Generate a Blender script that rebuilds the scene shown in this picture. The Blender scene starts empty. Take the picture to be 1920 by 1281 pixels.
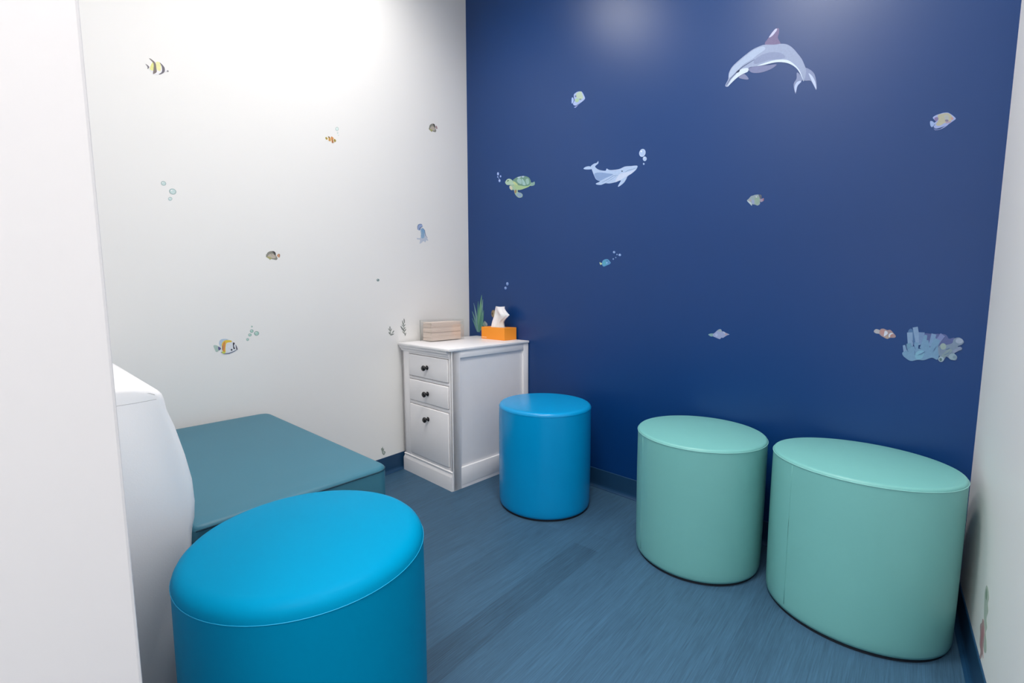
import bpy, bmesh, math, random
from math import sin, cos, pi, radians, sqrt
from mathutils import Vector, Matrix

S = bpy.context.scene
COL = S.collection
random.seed(7)

# ------------------------------------------------------------------ camera
F_PX, PITCH, YAW, ROLL = 865.07, 0.105, -0.707, -0.002
CAM = Vector((2.123, -2.065, 0.98))
FW = Vector((sin(YAW)*cos(PITCH), cos(YAW)*cos(PITCH), -sin(PITCH)))
_r = Vector((cos(YAW), -sin(YAW), 0)); _u = _r.cross(FW)
RT = _r*cos(ROLL) + _u*sin(ROLL); UP = -_r*sin(ROLL) + _u*cos(ROLL)
cd = bpy.data.cameras.new('camera'); cam = bpy.data.objects.new('camera', cd); COL.objects.link(cam)
cd.sensor_width = 36; cd.sensor_fit = 'HORIZONTAL'; cd.lens = F_PX*36/1920; cd.clip_start = 0.02
M = Matrix((RT, UP, -FW)).transposed().to_4x4(); M.translation = CAM
cam.matrix_world = M
S.camera = cam

# ------------------------------------------------------------------ light
S.view_settings.view_transform = 'Standard'; S.view_settings.look = 'None'
S.view_settings.gamma = 1; S.view_settings.use_curve_mapping = False
S.view_settings.exposure = 0.10
w = bpy.data.worlds.new('world'); S.world = w; w.use_nodes = True
w.node_tree.nodes['Background'].inputs[0].default_value = (0.95, 0.97, 1, 1)
w.node_tree.nodes['Background'].inputs[1].default_value = 0.3

CEIL = 2.78
def area(name, loc, energy, size, shape='DISK', size_y=None, col=(1, 0.97, 0.93), rot=(0, 0, 0), spread=pi):
    l = bpy.data.lights.new(name, 'AREA'); l.energy = energy; l.shape = shape; l.size = size
    if size_y: l.size_y = size_y
    l.color = col; l.spread = spread
    o = bpy.data.objects.new(name, l); COL.objects.link(o); o.location = loc; o.rotation_euler = rot
    return o
LAMPS = [(0.52, -0.88, 6.2), (1.60, -1.12, 16.5), (1.30, -1.66, 6.5)]      # recessed ceiling lamps of the room, the last one added as fill light
for x, y, e in LAMPS:
    area('ceiling_and_fill_light', (x, y, CEIL-0.03), e, 0.32, col=(1, 0.95, 0.89), spread=radians(160))
HALL = (1.95, -2.62)
area('hall_lamp_light', (HALL[0], HALL[1], CEIL-0.04), 64, 1.2, 'RECTANGLE', 0.6, col=(1, 0.96, 0.92))

# ------------------------------------------------------------------ materials
def lin(c):
    return tuple((v/255/12.92) if v/255 <= 0.04045 else ((v/255+0.055)/1.055)**2.4 for v in c)
def mat(name, col, rough=0.5, spec=0.5, metal=0, noise=0.0, nscale=40, bump=0.0, bscale=200, trans=0, ior=1.45):
    m = bpy.data.materials.new(name); m.use_nodes = True
    nt = m.node_tree; b = nt.nodes['Principled BSDF']
    b.inputs['Base Color'].default_value = (*col, 1); b.inputs['Roughness'].default_value = rough
    b.inputs['Specular IOR Level'].default_value = spec; b.inputs['Metallic'].default_value = metal
    b.inputs['IOR'].default_value = ior
    if trans: b.inputs['Transmission Weight'].default_value = trans
    tc = nt.nodes.new('ShaderNodeTexCoord')
    if noise:
        n = nt.nodes.new('ShaderNodeTexNoise'); n.inputs['Scale'].default_value = nscale; n.inputs['Detail'].default_value = 4
        nt.links.new(tc.outputs['Object'], n.inputs['Vector'])
        mx = nt.nodes.new('ShaderNodeMix'); mx.data_type = 'RGBA'
        mx.inputs['A'].default_value = (*[v*(1-noise) for v in col], 1); mx.inputs['B'].default_value = (*[min(1, v*(1+noise)) for v in col], 1)
        nt.links.new(n.outputs['Fac'], mx.inputs['Factor']); nt.links.new(mx.outputs['Result'], b.inputs['Base Color'])
    if bump:
        n2 = nt.nodes.new('ShaderNodeTexNoise'); n2.inputs['Scale'].default_value = bscale; n2.inputs['Detail'].default_value = 3
        nt.links.new(tc.outputs['Object'], n2.inputs['Vector'])
        bp = nt.nodes.new('ShaderNodeBump'); bp.inputs['Strength'].default_value = bump; bp.inputs['Distance'].default_value = 0.002
        nt.links.new(n2.outputs['Fac'], bp.inputs['Height']); nt.links.new(bp.outputs['Normal'], b.inputs['Normal'])
    return m
M_WHITE = mat('white_wall_paint', (0.86, 0.86, 0.852), 0.5, 0.3)
M_JAMB = mat('door_wall_paint', (0.82, 0.80, 0.82), 0.5, 0.4)
M_CEIL = mat('ceiling_paint', (0.82, 0.82, 0.82), 0.8)
M_BLUE = mat('blue_wall_paint', (0.0010, 0.039, 0.172), 0.37, 0.55, bump=0.02, bscale=350)
M_BASEB = mat('navy_vinyl_baseboard', (0.010, 0.052, 0.125), 0.4, 0.5)
M_CYAN = mat('cyan_vinyl', (0.0, 0.235, 0.44), 0.42, 0.03, noise=0.03, nscale=8, bump=0.05, bscale=500)
M_CYAN2 = mat('cyan_vinyl_glossy', (0.0, 0.29, 0.63), 0.25, 0.4, noise=0.03, nscale=8, bump=0.05, bscale=500)
M_MINT = mat('mint_vinyl', (0.168, 0.455, 0.440), 0.40, 0.5, noise=0.03, nscale=8, bump=0.05, bscale=500)
M_TEAL = mat('teal_vinyl', (0.042, 0.165, 0.235), 0.45, 0.35, noise=0.05, nscale=5, bump=0.05, bscale=500)
M_TEALD = mat('teal_thread', (0.01, 0.05, 0.08), 0.7)
M_WVINYL = mat('white_vinyl', (0.88, 0.88, 0.90), 0.45, 0.4, bump=0.08, bscale=400)
M_WTHREAD = mat('grey_thread', (0.50, 0.50, 0.50), 0.7)
M_CYANL = mat('cyan_welt', (0.01, 0.36, 0.62), 0.4); M_MINTL = mat('mint_welt', (0.25, 0.56, 0.545), 0.4)
M_BLACK = mat('black_base', (0.008, 0.012, 0.02), 0.7)
M_CAB = mat('cabinet_white_lacquer', (0.90, 0.89, 0.905), 0.38, 0.5, noise=0.02, nscale=20)
M_KNOB = mat('black_metal_knob', (0.018, 0.018, 0.02), 0.25, 0.6, metal=0.3)
M_ORANGE = mat('orange_card', (0.93, 0.32, 0.03), 0.45, 0.4)
M_ORANGEL = mat('orange_print', (1.0, 0.50, 0.25), 0.45, 0.4)
M_DARKSLOT = mat('slot_film', (0.6, 0.55, 0.5), 0.4)
M_TISSUE = mat('tissue_paper', (0.80, 0.80, 0.82), 0.9, 0.1)
M_TISSUE.node_tree.nodes['Principled BSDF'].inputs['Subsurface Weight'].default_value = 0.2
M_TISSUE.node_tree.nodes['Principled BSDF'].inputs['Subsurface Scale'].default_value = 0.01
M_ACRYL = bpy.data.materials.new('clear_acrylic'); M_ACRYL.use_nodes = True
_nt = M_ACRYL.node_tree; _nt.nodes.clear()
_o = _nt.nodes.new('ShaderNodeOutputMaterial'); _mx = _nt.nodes.new('ShaderNodeMixShader'); _mx.inputs[0].default_value = 0.05; _t = _nt.nodes.new('ShaderNodeBsdfTransparent'); _g = _nt.nodes.new('ShaderNodeBsdfGlossy')
_t.inputs[0].default_value = (0.985, 0.985, 0.98, 1); _g.inputs['Roughness'].default_value = 0.12
_nt.links.new(_t.outputs[0], _mx.inputs[1]); _nt.links.new(_g.outputs[0], _mx.inputs[2]); _nt.links.new(_mx.outputs[0], _o.inputs[0])
M_TOWEL = mat('cream_paper_towel', (0.80, 0.69, 0.62), 0.9, 0.1)
M_TOWEL2 = mat('tan_paper_towel', (0.76, 0.65, 0.58), 0.9, 0.1)
M_TOWELD = mat('dark_paper_fold', (0.50, 0.42, 0.37), 0.9, 0.1)

def floor_mat():
    m = bpy.data.materials.new('blue_vinyl_plank'); m.use_nodes = True; nt = m.node_tree; N = nt.nodes; L = nt.links
    b = N['Principled BSDF']; b.inputs['Roughness'].default_value = 0.5; b.inputs['Specular IOR Level'].default_value = 0.35
    geo = N.new('ShaderNodeNewGeometry'); sp = N.new('ShaderNodeSeparateXYZ'); L.new(geo.outputs['Position'], sp.inputs[0])
    def mt(op, a, bb=None, c=None):
        n = N.new('ShaderNodeMath'); n.operation = op
        for i, v in enumerate((a, bb, c)):
            if v is None: continue
            if hasattr(v, 'links'): L.new(v, n.inputs[i])
            else: n.inputs[i].default_value = v
        return n.outputs[0]
    X, Y = sp.outputs[0], sp.outputs[1]
    xs = mt('SUBTRACT', X, mt('MULTIPLY', Y, 0.0115))          # rows run towards the blue wall
    xs = mt('SUBTRACT', xs, 0.2606)
    row = mt('FLOOR', mt('DIVIDE', xs, 0.104))
    wn = N.new('ShaderNodeTexWhiteNoise'); wn.noise_dimensions = '1D'; L.new(row, wn.inputs['W'])
    yo = mt('ADD', Y, mt('MULTIPLY', wn.outputs['Value'], 0.95))
    cel = mt('FLOOR', mt('DIVIDE', yo, 0.95))
    cmb = N.new('ShaderNodeCombineXYZ'); L.new(row, cmb.inputs[0]); L.new(cel, cmb.inputs[1])
    wn2 = N.new('ShaderNodeTexWhiteNoise'); wn2.noise_dimensions = '3D'; L.new(cmb.outputs[0], wn2.inputs['Vector'])
    tone = mt('MULTIPLY', mt('SUBTRACT', wn2.outputs['Value'], 0.5), 0.16)
    # one darker plank right of the middle
    isrow = mt('COMPARE', row, 9.0, 0.1); before = mt('LESS_THAN', Y, -0.592)
    isd = mt('MULTIPLY', isrow, before)
    isd2 = mt('COMPARE', row, 5.0, 0.1)
    tone = mt('ADD', mt('MULTIPLY', tone, mt('SUBTRACT', 1.0, isd)), mt('MULTIPLY', isd, -0.21))
    tone = mt('ADD', tone, mt('MULTIPLY', isd2, -0.07))
    # fine streaks along the plank
    mp = N.new('ShaderNodeCombineXYZ'); L.new(mt('MULTIPLY', xs, 420), mp.inputs[0]); L.new(mt('MULTIPLY', Y, 9), mp.inputs[1]); L.new(mt('MULTIPLY', row, 3.7), mp.inputs[2])
    ns = N.new('ShaderNodeTexNoise'); ns.inputs['Scale'].default_value = 1.0; ns.inputs['Detail'].default_value = 3; ns.inputs['Roughness'].default_value = 0.7
    L.new(mp.outputs[0], ns.inputs['Vector'])
    mp2 = N.new('ShaderNodeCombineXYZ'); L.new(mt('MULTIPLY', xs, 60), mp2.inputs[0]); L.new(mt('MULTIPLY', Y, 3), mp2.inputs[1]); L.new(mt('MULTIPLY', row, 1.7), mp2.inputs[2])
    ns2 = N.new('ShaderNodeTexNoise'); ns2.inputs['Scale'].default_value = 1.0; ns2.inputs['Detail'].default_value = 2
    L.new(mp2.outputs[0], ns2.inputs['Vector'])
    st = mt('ADD', mt('MULTIPLY', mt('SUBTRACT', ns.outputs['Fac'], 0.5), 1.25), mt('MULTIPLY', mt('SUBTRACT', ns2.outputs['Fac'], 0.5), 0.25))
    fac = mt('ADD', mt('ADD', 1.0, tone), st)
    mixn = N.new('ShaderNodeVectorMath'); mixn.operation = 'SCALE'; mixn.inputs[0].default_value = (0.039, 0.100, 0.172)
    L.new(fac, mixn.inputs['Scale']); L.new(mixn.outputs[0], b.inputs['Base Color'])
    bp = N.new('ShaderNodeBump'); bp.inputs['Strength'].default_value = 0.25; bp.inputs['Distance'].default_value = 0.001
    L.new(ns.outputs['Fac'], bp.inputs['Height']); L.new(bp.outputs['Normal'], b.inputs['Normal'])
    return m
M_FLOOR = floor_mat()

# ------------------------------------------------------------------ helpers
def link(name, me, mats, parent=None):
    o = bpy.data.objects.new(name, me); COL.objects.link(o)
    for m in (mats if isinstance(mats, (list, tuple)) else [mats]): me.materials.append(m)
    if parent: o.parent = parent
    return o
def obj(name, bm, mats, parent=None, smooth=None):
    bmesh.ops.recalc_face_normals(bm, faces=bm.faces[:])
    me = bpy.data.meshes.new(name); bm.to_mesh(me); bm.free()
    if smooth is not None:
        for p in me.polygons: p.use_smooth = True
        if smooth < 180: me.set_sharp_from_angle(angle=radians(smooth))
    return link(name, me, mats, parent)
def thing(name, label, cat, loc=(0, 0, 0), rotz=0, group=None):
    o = bpy.data.objects.new(name, None); COL.objects.link(o); o.location = loc; o.rotation_euler = (0, 0, rotz)
    o.empty_display_size = 0.05
    tag(o, label, cat, group); return o
def tag(o, label, cat, group=None):
    o['label'] = label; o['category'] = cat
    if group: o['group'] = group
def struct(o): o['kind'] = 'structure'; return o
def box(bm, x0, x1, y0, y1, z0, z1, bev=0.0, seg=2):
    r = bmesh.ops.create_cube(bm, size=1)['verts']
    for v in r: v.co = Vector((x0+(v.co.x+.5)*(x1-x0), y0+(v.co.y+.5)*(y1-y0), z0+(v.co.z+.5)*(z1-z0)))
    if bev:
        es = list({e for v in r for e in v.link_edges})
        bmesh.ops.bevel(bm, geom=es, offset=bev, segments=seg, profile=0.5, affect='EDGES')
def prism(bm, pts, d0, d1, axis='x'):
    """closed polygon of 2-D points extruded from d0 to d1 along an axis"""
    def P(a, b, d): return (d, a, b) if axis == 'x' else ((a, d, b) if axis == 'y' else (a, b, d))
    A = [bm.verts.new(P(a, b, d0)) for a, b in pts]; B = [bm.verts.new(P(a, b, d1)) for a, b in pts]
    bm.faces.new(A); bm.faces.new(B[::-1]); n = len(pts)
    for i in range(n): bm.faces.new((A[i], B[i], B[(i+1) % n], A[(i+1) % n]))
def tube(bm, pts, r, seg=6, closed=False):
    rings = []; n = len(pts); pts = [Vector(p) for p in pts]
    for i, p in enumerate(pts):
        a = pts[(i-1) % n] if (closed or i > 0) else p; b = pts[(i+1) % n] if (closed or i < n-1) else p
        t = (b-a).normalized(); s = t.cross(Vector((0, 0, 1)))
        if s.length < 1e-3: s = t.cross(Vector((0, 1, 0)))
        s.normalize(); q = s.cross(t)
        rings.append([bm.verts.new(p+(s*cos(2*pi*k/seg)+q*sin(2*pi*k/seg))*r) for k in range(seg)])
    for i in range(n if closed else n-1):
        A, B = rings[i], rings[(i+1) % n]
        for k in range(seg): bm.faces.new((A[k], A[(k+1) % seg], B[(k+1) % seg], B[k]))
    if not closed: bm.faces.new(rings[0]); bm.faces.new(rings[-1][::-1])
def loft(bm, rings, cap=True):
    R = [[bm.verts.new(p) for p in r] for r in rings]
    for A, B in zip(R, R[1:]):
        n = len(A)
        for k in range(n): bm.faces.new((A[k], A[(k+1) % n], B[(k+1) % n], B[k]))
    if cap: bm.faces.new(R[0][::-1]); bm.faces.new(R[-1])

# ------------------------------------------------------------------ walls of the place
BS, WS, RS, W = -0.069, -0.041, -0.031, 2.303
HB = 0.095
N_BLUE = Vector((BS, -1, 0)).normalized(); N_WHITE = Vector((1, -WS, 0)).normalized(); N_RIGHT = Vector((-1, RS, 0)).normalized()
CR = Vector((W, BS*W, 0))                      # corner blue wall / right wall
YN = -1.978                                    # room face of the door wall
XJ = 1.53                                      # left side of the door opening
def rwx(y): return W + RS*(y-CR.y)
def wwx(y): return WS*y
def hit(x, y, P, n):
    d = FW*F_PX + RT*(x-960) - UP*(y-640.5)
    return CAM + d*(((P-CAM).dot(n))/d.dot(n))
def wall_prism(name, pts, z0, z1, m):
    bm = bmesh.new(); prism(bm, pts, z0, z1, 'z'); return struct(obj(name, bm, m))
T = 0.12; YH = -4.2; XH0, XH1 = 0.2, 4.0
wall_prism('floor', [(-0.4, 0.3), (XH1+.2, 0.3), (XH1+.2, YH-.2), (-0.4, YH-.2)], -0.1, 0, M_FLOOR)
wall_prism('ceiling', [(-0.4, 0.3), (XH1+.2, 0.3), (XH1+.2, YH-.2), (-0.4, YH-.2)], CEIL, CEIL+0.1, M_CEIL)
wall_prism('wall_back', [(-T, 0.0083), (W+T, BS*(W+T)), (W+T, BS*(W+T)+T), (-T, 0.0083+T)], 0, CEIL, M_BLUE)
wall_prism('wall_left', [(0, 0), (wwx(YN-T), YN-T), (wwx(YN-T)-T, YN-T), (-T, 0.0)], 0, CEIL, M_WHITE)
wall_prism('wall_right', [(CR.x, CR.y), (rwx(YN-T), YN-T), (rwx(YN-T)+T, YN-T), (CR.x+T, CR.y-0.008)], 0, CEIL, M_WHITE)
# door wall with its opening (the camera stands in it), rounded corner bead
bm = bmesh.new()
r = 0.003
prism(bm, [(wwx(YN), YN), (XJ-r, YN), (XJ-r*.3, YN-r*.3), (XJ, YN-r), (XJ, YN-T), (wwx(YN), YN-T)], 0, CEIL, 'z')
struct(obj('wall_front', bm, M_JAMB))
wall_prism('trim_1', [(XJ, YN-0.002), (rwx(YN), YN-0.002), (rwx(YN), YN-T), (XJ, YN-T)], 2.28, CEIL, M_WHITE)
# hallway behind the camera
wall_prism('wall_hall_left', [(XH0, YN-T), (XH0, YH), (XH0-T, YH), (XH0-T, YN-T)], 0, CEIL, M_WHITE)
wall_prism('wall_hall_back', [(XH0-T, YH), (XH1+T, YH), (XH1+T, YH-T), (XH0-T, YH-T)], 0, CEIL, M_WHITE)
wall_prism('wall_hall_right', [(XH1, YN-T), (XH1, YH), (XH1+T, YH), (XH1+T, YN-T)], 0, CEIL, M_WHITE)
wall_prism('wall_hall_front', [(rwx(YN)+T, YN), (XH1+T, YN), (XH1+T, YN-T), (rwx(YN)+T, YN-T)], 0, CEIL, M_WHITE)
# vinyl cove baseboards: thin sheet with a curved toe
def baseboard(name, A, B, n):
    A = Vector(A); B = Vector(B); bm = bmesh.new()
    prof = [(0, 0), (0.016, 0), (0.016, 0.002), (0.009, 0.006), (0.005, 0.012), (0.0035, 0.02), (0.0035, HB-0.002), (0.002, HB), (0, HB)]
    R = []
    for P in (A, B): R.append([bm.verts.new(P + n*d + Vector((0, 0, z))) for d, z in prof])
    k = len(prof)
    for i in range(k): bm.faces.new((R[0][i], R[0][(i+1) % k], R[1][(i+1) % k], R[1][i]))
    bm.faces.new(R[0]); bm.faces.new(R[1][::-1])
    return struct(obj(name, bm, M_BASEB))
baseboard('baseboard_back', (0.004, BS*0.004, 0), (W-0.004, BS*(W-0.004), 0), N_BLUE)
baseboard('baseboard_left', (wwx(-.004), -0.004, 0), (wwx(YN), YN+.002, 0), N_WHITE)
baseboard('baseboard_right', (rwx(CR.y-.004), CR.y-.004, 0), (rwx(YN), YN, 0), N_RIGHT)

# ceiling lamps (above the frame), the one by the sofa added for fill
def downlight(x, y):
    t = thing('ceiling_or_fill_lamp', 'round recessed lamp in the ceiling above the ' + ('side cabinet end of the room' if x < 1 else ('mint ottomans end of the room' if y > -1.5 else 'sofa end of the room, added as fill light')), 'lamp', (x, y, CEIL))
    bm = bmesh.new()
    rs = [(0.19, 0), (0.19, -0.006), (0.184, -0.010), (0.168, -0.010), (0.166, -0.002)]
    loft(bm, [[(a*cos(2*pi*k/40), a*sin(2*pi*k/40), z) for k in range(40)] for a, z in rs])
    obj('trim_ring', bm, M_CEIL, t, 40)
    m = mat('lamp_diffuser', (1, 1, 1), 0.5)
    b = m.node_tree.nodes['Principled BSDF']; b.inputs['Emission Color'].default_value = (1, .97, .93, 1); b.inputs['Emission Strength'].default_value = 6
    bm = bmesh.new(); bmesh.ops.create_cone(bm, cap_ends=True, segments=40, radius1=0.165, radius2=0.165, depth=0.003, matrix=Matrix.Translation((0, 0, -0.0125)))
    obj('diffuser', bm, m, t)
for x, y, e in LAMPS: downlight(x, y)

# ------------------------------------------------------------------ ottomans
def superring(rx, ry, z, n=96, wob=0.0, ph=0.0):
    return [(rx*cos(2*pi*k/n)*(1+wob*sin(3*2*pi*k/n+ph)), ry*sin(2*pi*k/n)*(1+wob*sin(3*2*pi*k/n+ph)), z) for k in range(n)]
def ottoman(label, x, y, rx, ry, zs, m, welt, dome=0.02, base=1.0, rot=0.0, mid=1.005, roll=0.010, weltr=0.0010):
    t = thing('ottoman', label, 'ottoman', (x, y, 0), rot, 'round vinyl ottomans')
    bm = bmesh.new()
    loft(bm, [superring(rx*base*.965, ry*base*.965, z) for z in (0, 0.012)])
    obj('base', bm, M_BLACK, t, 40)
    bm = bmesh.new(); R = []
    for f, z in [(.965, 0.009), (.985, 0.011), (.996, 0.020), (1.0, 0.04)]: R.append(superring(rx*base*f, ry*base*f, z))
    for i in range(1, 8):
        q = i/8; k = base+(1-base)*q; k *= 1+(mid-1)*sin(pi*q)
        R.append(superring(rx*k, ry*k, 0.04+(zs-0.04)*q, wob=0.0015*sin(pi*q), ph=x*9))
    R.append(superring(rx, ry, zs))
    loft(bm, R)
    obj('side_cover', bm, m, t, 60)
    bm = bmesh.new(); R = [superring(rx, ry, zs+0.0003)]
    for i in range(1, 6):
        a = i/5*pi/2; R.append(superring(rx-roll*(1-cos(a)), ry-roll*(1-cos(a)), zs+roll*.9*sin(a)))
    for i in range(1, 13):
        q = i/12; k = (1-q)
        R.append(superring(max((rx-roll)*k, .002), max((ry-roll)*k, .002), zs+roll*.9+(dome-roll*.9)*(1-(1-q)**2.2)))
    loft(bm, R)
    obj('cushion_top', bm, m, t, 75)
    bm = bmesh.new(); tube(bm, superring(rx+.0006, ry+.0006, zs), weltr, 6, True)
    obj('welt', bm, welt, t, 180)
    bm = bmesh.new()
    a = -2.3-rot
    tube(bm, [((rx*(base+(1-base)*q)*(1+(mid-1)*sin(pi*q))+.0002)*cos(a), (ry*(base+(1-base)*q)*(1+(mid-1)*sin(pi*q))+.0002)*sin(a), 0.03+(zs-0.035)*q) for q in [i/8 for i in range(9)]], 0.0007, 5)
    obj('seam', bm, m, t, 180)
    return t
ottoman('bright blue round ottoman standing beside the white cabinet', 0.877, -0.374, 0.213, 0.208, 0.462, M_CYAN2, M_CYAN2, dome=0.018, roll=0.016, weltr=0.0004)
ottoman('mint green round ottoman in the middle against the blue wall', 1.572, -0.352, 0.221, 0.219, 0.464, M_MINT, M_MINTL, base=0.985, dome=0.023)
ottoman('mint green round ottoman in the corner by the right wall', 2.050, -0.368, 0.231, 0.203, 0.474, M_MINT, M_MINTL, base=1.0, dome=0.023)
ottoman('bright blue round ottoman in the foreground in front of the sofa', 1.246, -1.664, 0.224, 0.224, 0.478, M_CYAN, M_CYANL, dome=0.036, roll=0.030, weltr=0.0006)

# ------------------------------------------------------------------ sofa (local x away from the left wall, local y towards the blue wall)
SO = Vector((0.096, -1.287, 0)); SR = -0.027; SL = 0.9187; SZ = 0.488
sofa = thing('sofa', 'teal vinyl armless sofa seat with a white backrest against the left wall', 'sofa', SO, SR)
bm = bmesh.new()
def rrect(x0, x1, y0, y1, rr, z, n=7):
    out = []
    for cx, cy, a0 in ((x1-rr, y1-rr, 0), (x0+rr, y1-rr, pi/2), (x0+rr, y0+rr, pi), (x1-rr, y0+rr, 3*pi/2)):
        for k in range(n): a = a0+pi/2*k/(n-1); out.append((cx+rr*cos(a), cy+rr*sin(a), z))
    return out
R = [rrect(0.012+.004, SL-.004, -0.50, -.004, 0.036, 0.010), rrect(0.012, SL, -0.50, 0, 0.04, 0.016)]
for k in range(6):
    a = pi/2*k/5; dd = 0.014*(1-cos(a)); R.append(rrect(0.012+dd, SL-dd, -0.50, -dd, 0.04-dd, SZ-0.018+0.014*sin(a)))
R.append(rrect(0.05, SL-0.05, -0.47, -0.05, 0.03, SZ-0.0025)); R.append(rrect(0.15, SL-0.15, -0.35, -0.15, 0.03, SZ))
loft(bm, R)
obj('seat', bm, M_TEAL, sofa, 50)
bm = bmesh.new()
e = 0.0015
tube(bm, [(0.05, 0, SZ-0.014), (SL-0.04, 0, SZ-0.014), (SL-0.025, -0.0030, SZ-0.014), (SL-0.0115, -0.0115, SZ-0.014), (SL-0.003, -0.025, SZ-0.014), (SL, -0.04, SZ-0.014), (SL, -0.48, SZ-0.014)], 0.0016, 6)
obj('seam', bm, M_TEALD, sofa, 180)
BACK = -0.655
prof = [(-0.488, 0.012), (-0.487, 0.30), (-0.486, 0.45), (-0.482, 0.487), (-0.478, 0.502), (-0.475, 0.538), (-0.477, 0.588), (-0.486, 0.643), (-0.500, 0.708),
        (-0.511, 0.745), (-0.514, 0.768), (-0.517, 0.779), (-0.524, 0.788), (-0.538, 0.796), (-0.562, 0.802), (-0.600, 0.804), (-0.632, 0.800), (-0.648, 0.785), (-0.654, 0.74), (-0.656, 0.012)]
bm = bmesh.new()
cyy, czz = -0.575, 0.4
def insetprof(dd):
    out = []; n = len(prof)
    for i in range(n):
        a = Vector(prof[i-1]); p = Vector(prof[i]); b = Vector(prof[(i+1) % n])
        t = (b-a).normalized(); nn = Vector((t.y, -t.x)); out.append(p + nn*dd if (nn.dot(Vector((cyy, czz))-p) > 0) else p - nn*dd)
    return out
R = []
for x, dd in [(0.018, 0.012), (0.022, 0.004), (0.030, 0.0), (SL-0.012, 0.0), (SL-0.004, 0.004), (SL, 0.012)]:
    R.append([(x, a, b) for a, b in insetprof(dd)])
loft(bm, R)
obj('backrest', bm, M_WVINYL, sofa, 60)
bm = bmesh.new()
tube(bm, [(SL-0.001, a, z) for a, z in [(-0.530, 0.780), (-0.538, 0.7845), (-0.56, 0.789), (-0.60, 0.791), (-0.635, 0.788)]], 0.0007, 5)
tube(bm, [(SL-0.0005, a, z) for a, z in [(-0.528, 0.771), (-0.56, 0.769), (-0.60, 0.768), (-0.640, 0.768)]], 0.0007, 5)
obj('seam', bm, M_WTHREAD, sofa, 180)
bm = bmesh.new(); box(bm, 0.03, SL-0.03, -0.65, -0.03, 0, 0.013); obj('base', bm, M_BLACK, sofa)

# ------------------------------------------------------------------ cabinet
CW, CD, CZ = 0.431, 0.546, 0.713
CO = Vector((0.046, -0.554, 0)); CRZ = -0.069
cab = thing('drawer_cabinet', 'white lacquered three drawer cabinet in the corner by the blue wall', 'cabinet', CO, CRZ)
bm = bmesh.new()
e0 = 0.010                                            # panels sit inside the frame
box(bm, 0.010, CW-0.010, 0.024, CD-0.002, 0.03, 0.7005)
# corner posts and rails of the front
box(bm, 0.0, 0.062, 0, 0.05, 0.085, 0.7005, 0.002); box(bm, CW-0.026, CW, 0, 0.05, 0.0, 0.7005, 0.004)
box(bm, 0.06, CW-0.02, 0.002, 0.05, 0.660, 0.690)
for z0, z1 in [(0.526, 0.540), (0.392, 0.408), (0.090, 0.112)]: box(bm, 0.06, CW-0.02, 0.002, 0.05, z0, z1, 0.001)
# side frames
for sx in (0, 1):
    x0, x1 = (CW-0.012, CW) if sx else (0.0, 0.012)
    box(bm, x0, x1, 0.0, 0.052, 0.0, 0.7005, 0.0015); box(bm, x0, x1, CD-0.040, CD, 0.0, 0.7005, 0.0015)
    box(bm, x0, x1, 0.052, CD-0.040, 0.664, 0.7005, 0.0012); box(bm, x0, x1, 0.052, CD-0.040, 0.016, 0.108, 0.0015)
    box(bm, x0+0.001, x1-0.001, 0.05, CD-0.03, 0.0, 0.018)
obj('carcass', bm, M_CAB, cab, 35)
# top: thin slab, crown moulding across the front only
bm = bmesh.new()
box(bm, -0.012, CW+0.007, -0.020, CD, 0.7005, 0.713, 0.0025, 2)
prof_c = [(0.002, 0.668), (-0.003, 0.671), (-0.003, 0.676), (-0.005, 0.680), (-0.009, 0.685), (-0.0125, 0.688), (-0.0125, 0.693), (-0.016, 0.697), (-0.016, 0.7006), (0.002, 0.7006)]
A = [bm.verts.new((-0.009 if y_ < 0 else 0, y_, z_)) for y_, z_ in prof_c]; B = [bm.verts.new((CW-0.022, y_, z_)) for y_, z_ in prof_c]
bm.faces.new(A); bm.faces.new(B[::-1])
for i in range(len(A)): bm.faces.new((A[i], B[i], B[(i+1) % len(A)], A[(i+1) % len(A)]))
obj('top', bm, M_CAB, cab, 35)
# plinth with a moulded top
bm = bmesh.new()
R = []
for a, z in [(0.008, 0.0), (0.008, 0.068), (0.007, 0.073), (0.003, 0.082), (0.002, 0.090), (0.004, 0.092), (0.004, 0.096), (0.0, 0.099)]:
    R.append([(-a*.5, -a, z), (CW-.004, -a, z), (CW-.004, 0.02, z), (-a*.5, 0.02, z)])
loft(bm, R)
obj('plinth', bm, M_CAB, cab, 35)
for z0, z1, zk in [(0.543, 0.657, 0.600), (0.411, 0.523, 0.464), (0.115, 0.389, 0.331)]:
    bm = bmesh.new(); box(bm, 0.066, CW-0.031, -0.004, 0.02, z0, z1, 0.003, 3)
    d = obj('drawer', bm, M_CAB, cab, 35)
    bm = bmesh.new(); kp = [(0.0001, 0), (0.011, 0), (0.012, 0.002), (0.010, 0.004), (0.0055, 0.007), (0.005, 0.012), (0.007, 0.015), (0.0125, 0.018), (0.0145, 0.022), (0.0145, 0.026), (0.011, 0.030), (0.004, 0.0315), (0.0001, 0.0317)]
    cxk = (0.066+CW-0.031)/2
    loft(bm, [[(cxk+a*cos(2*pi*k/28), -0.004-dd, zk+a*sin(2*pi*k/28)) for k in range(28)] for a, dd in kp])
    obj('knob', bm, M_KNOB, d, 60)

def cabw(x, y, z=0): return CO + Vector((x*cos(CRZ)-y*sin(CRZ), x*sin(CRZ)+y*cos(CRZ), CZ+z))
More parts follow.
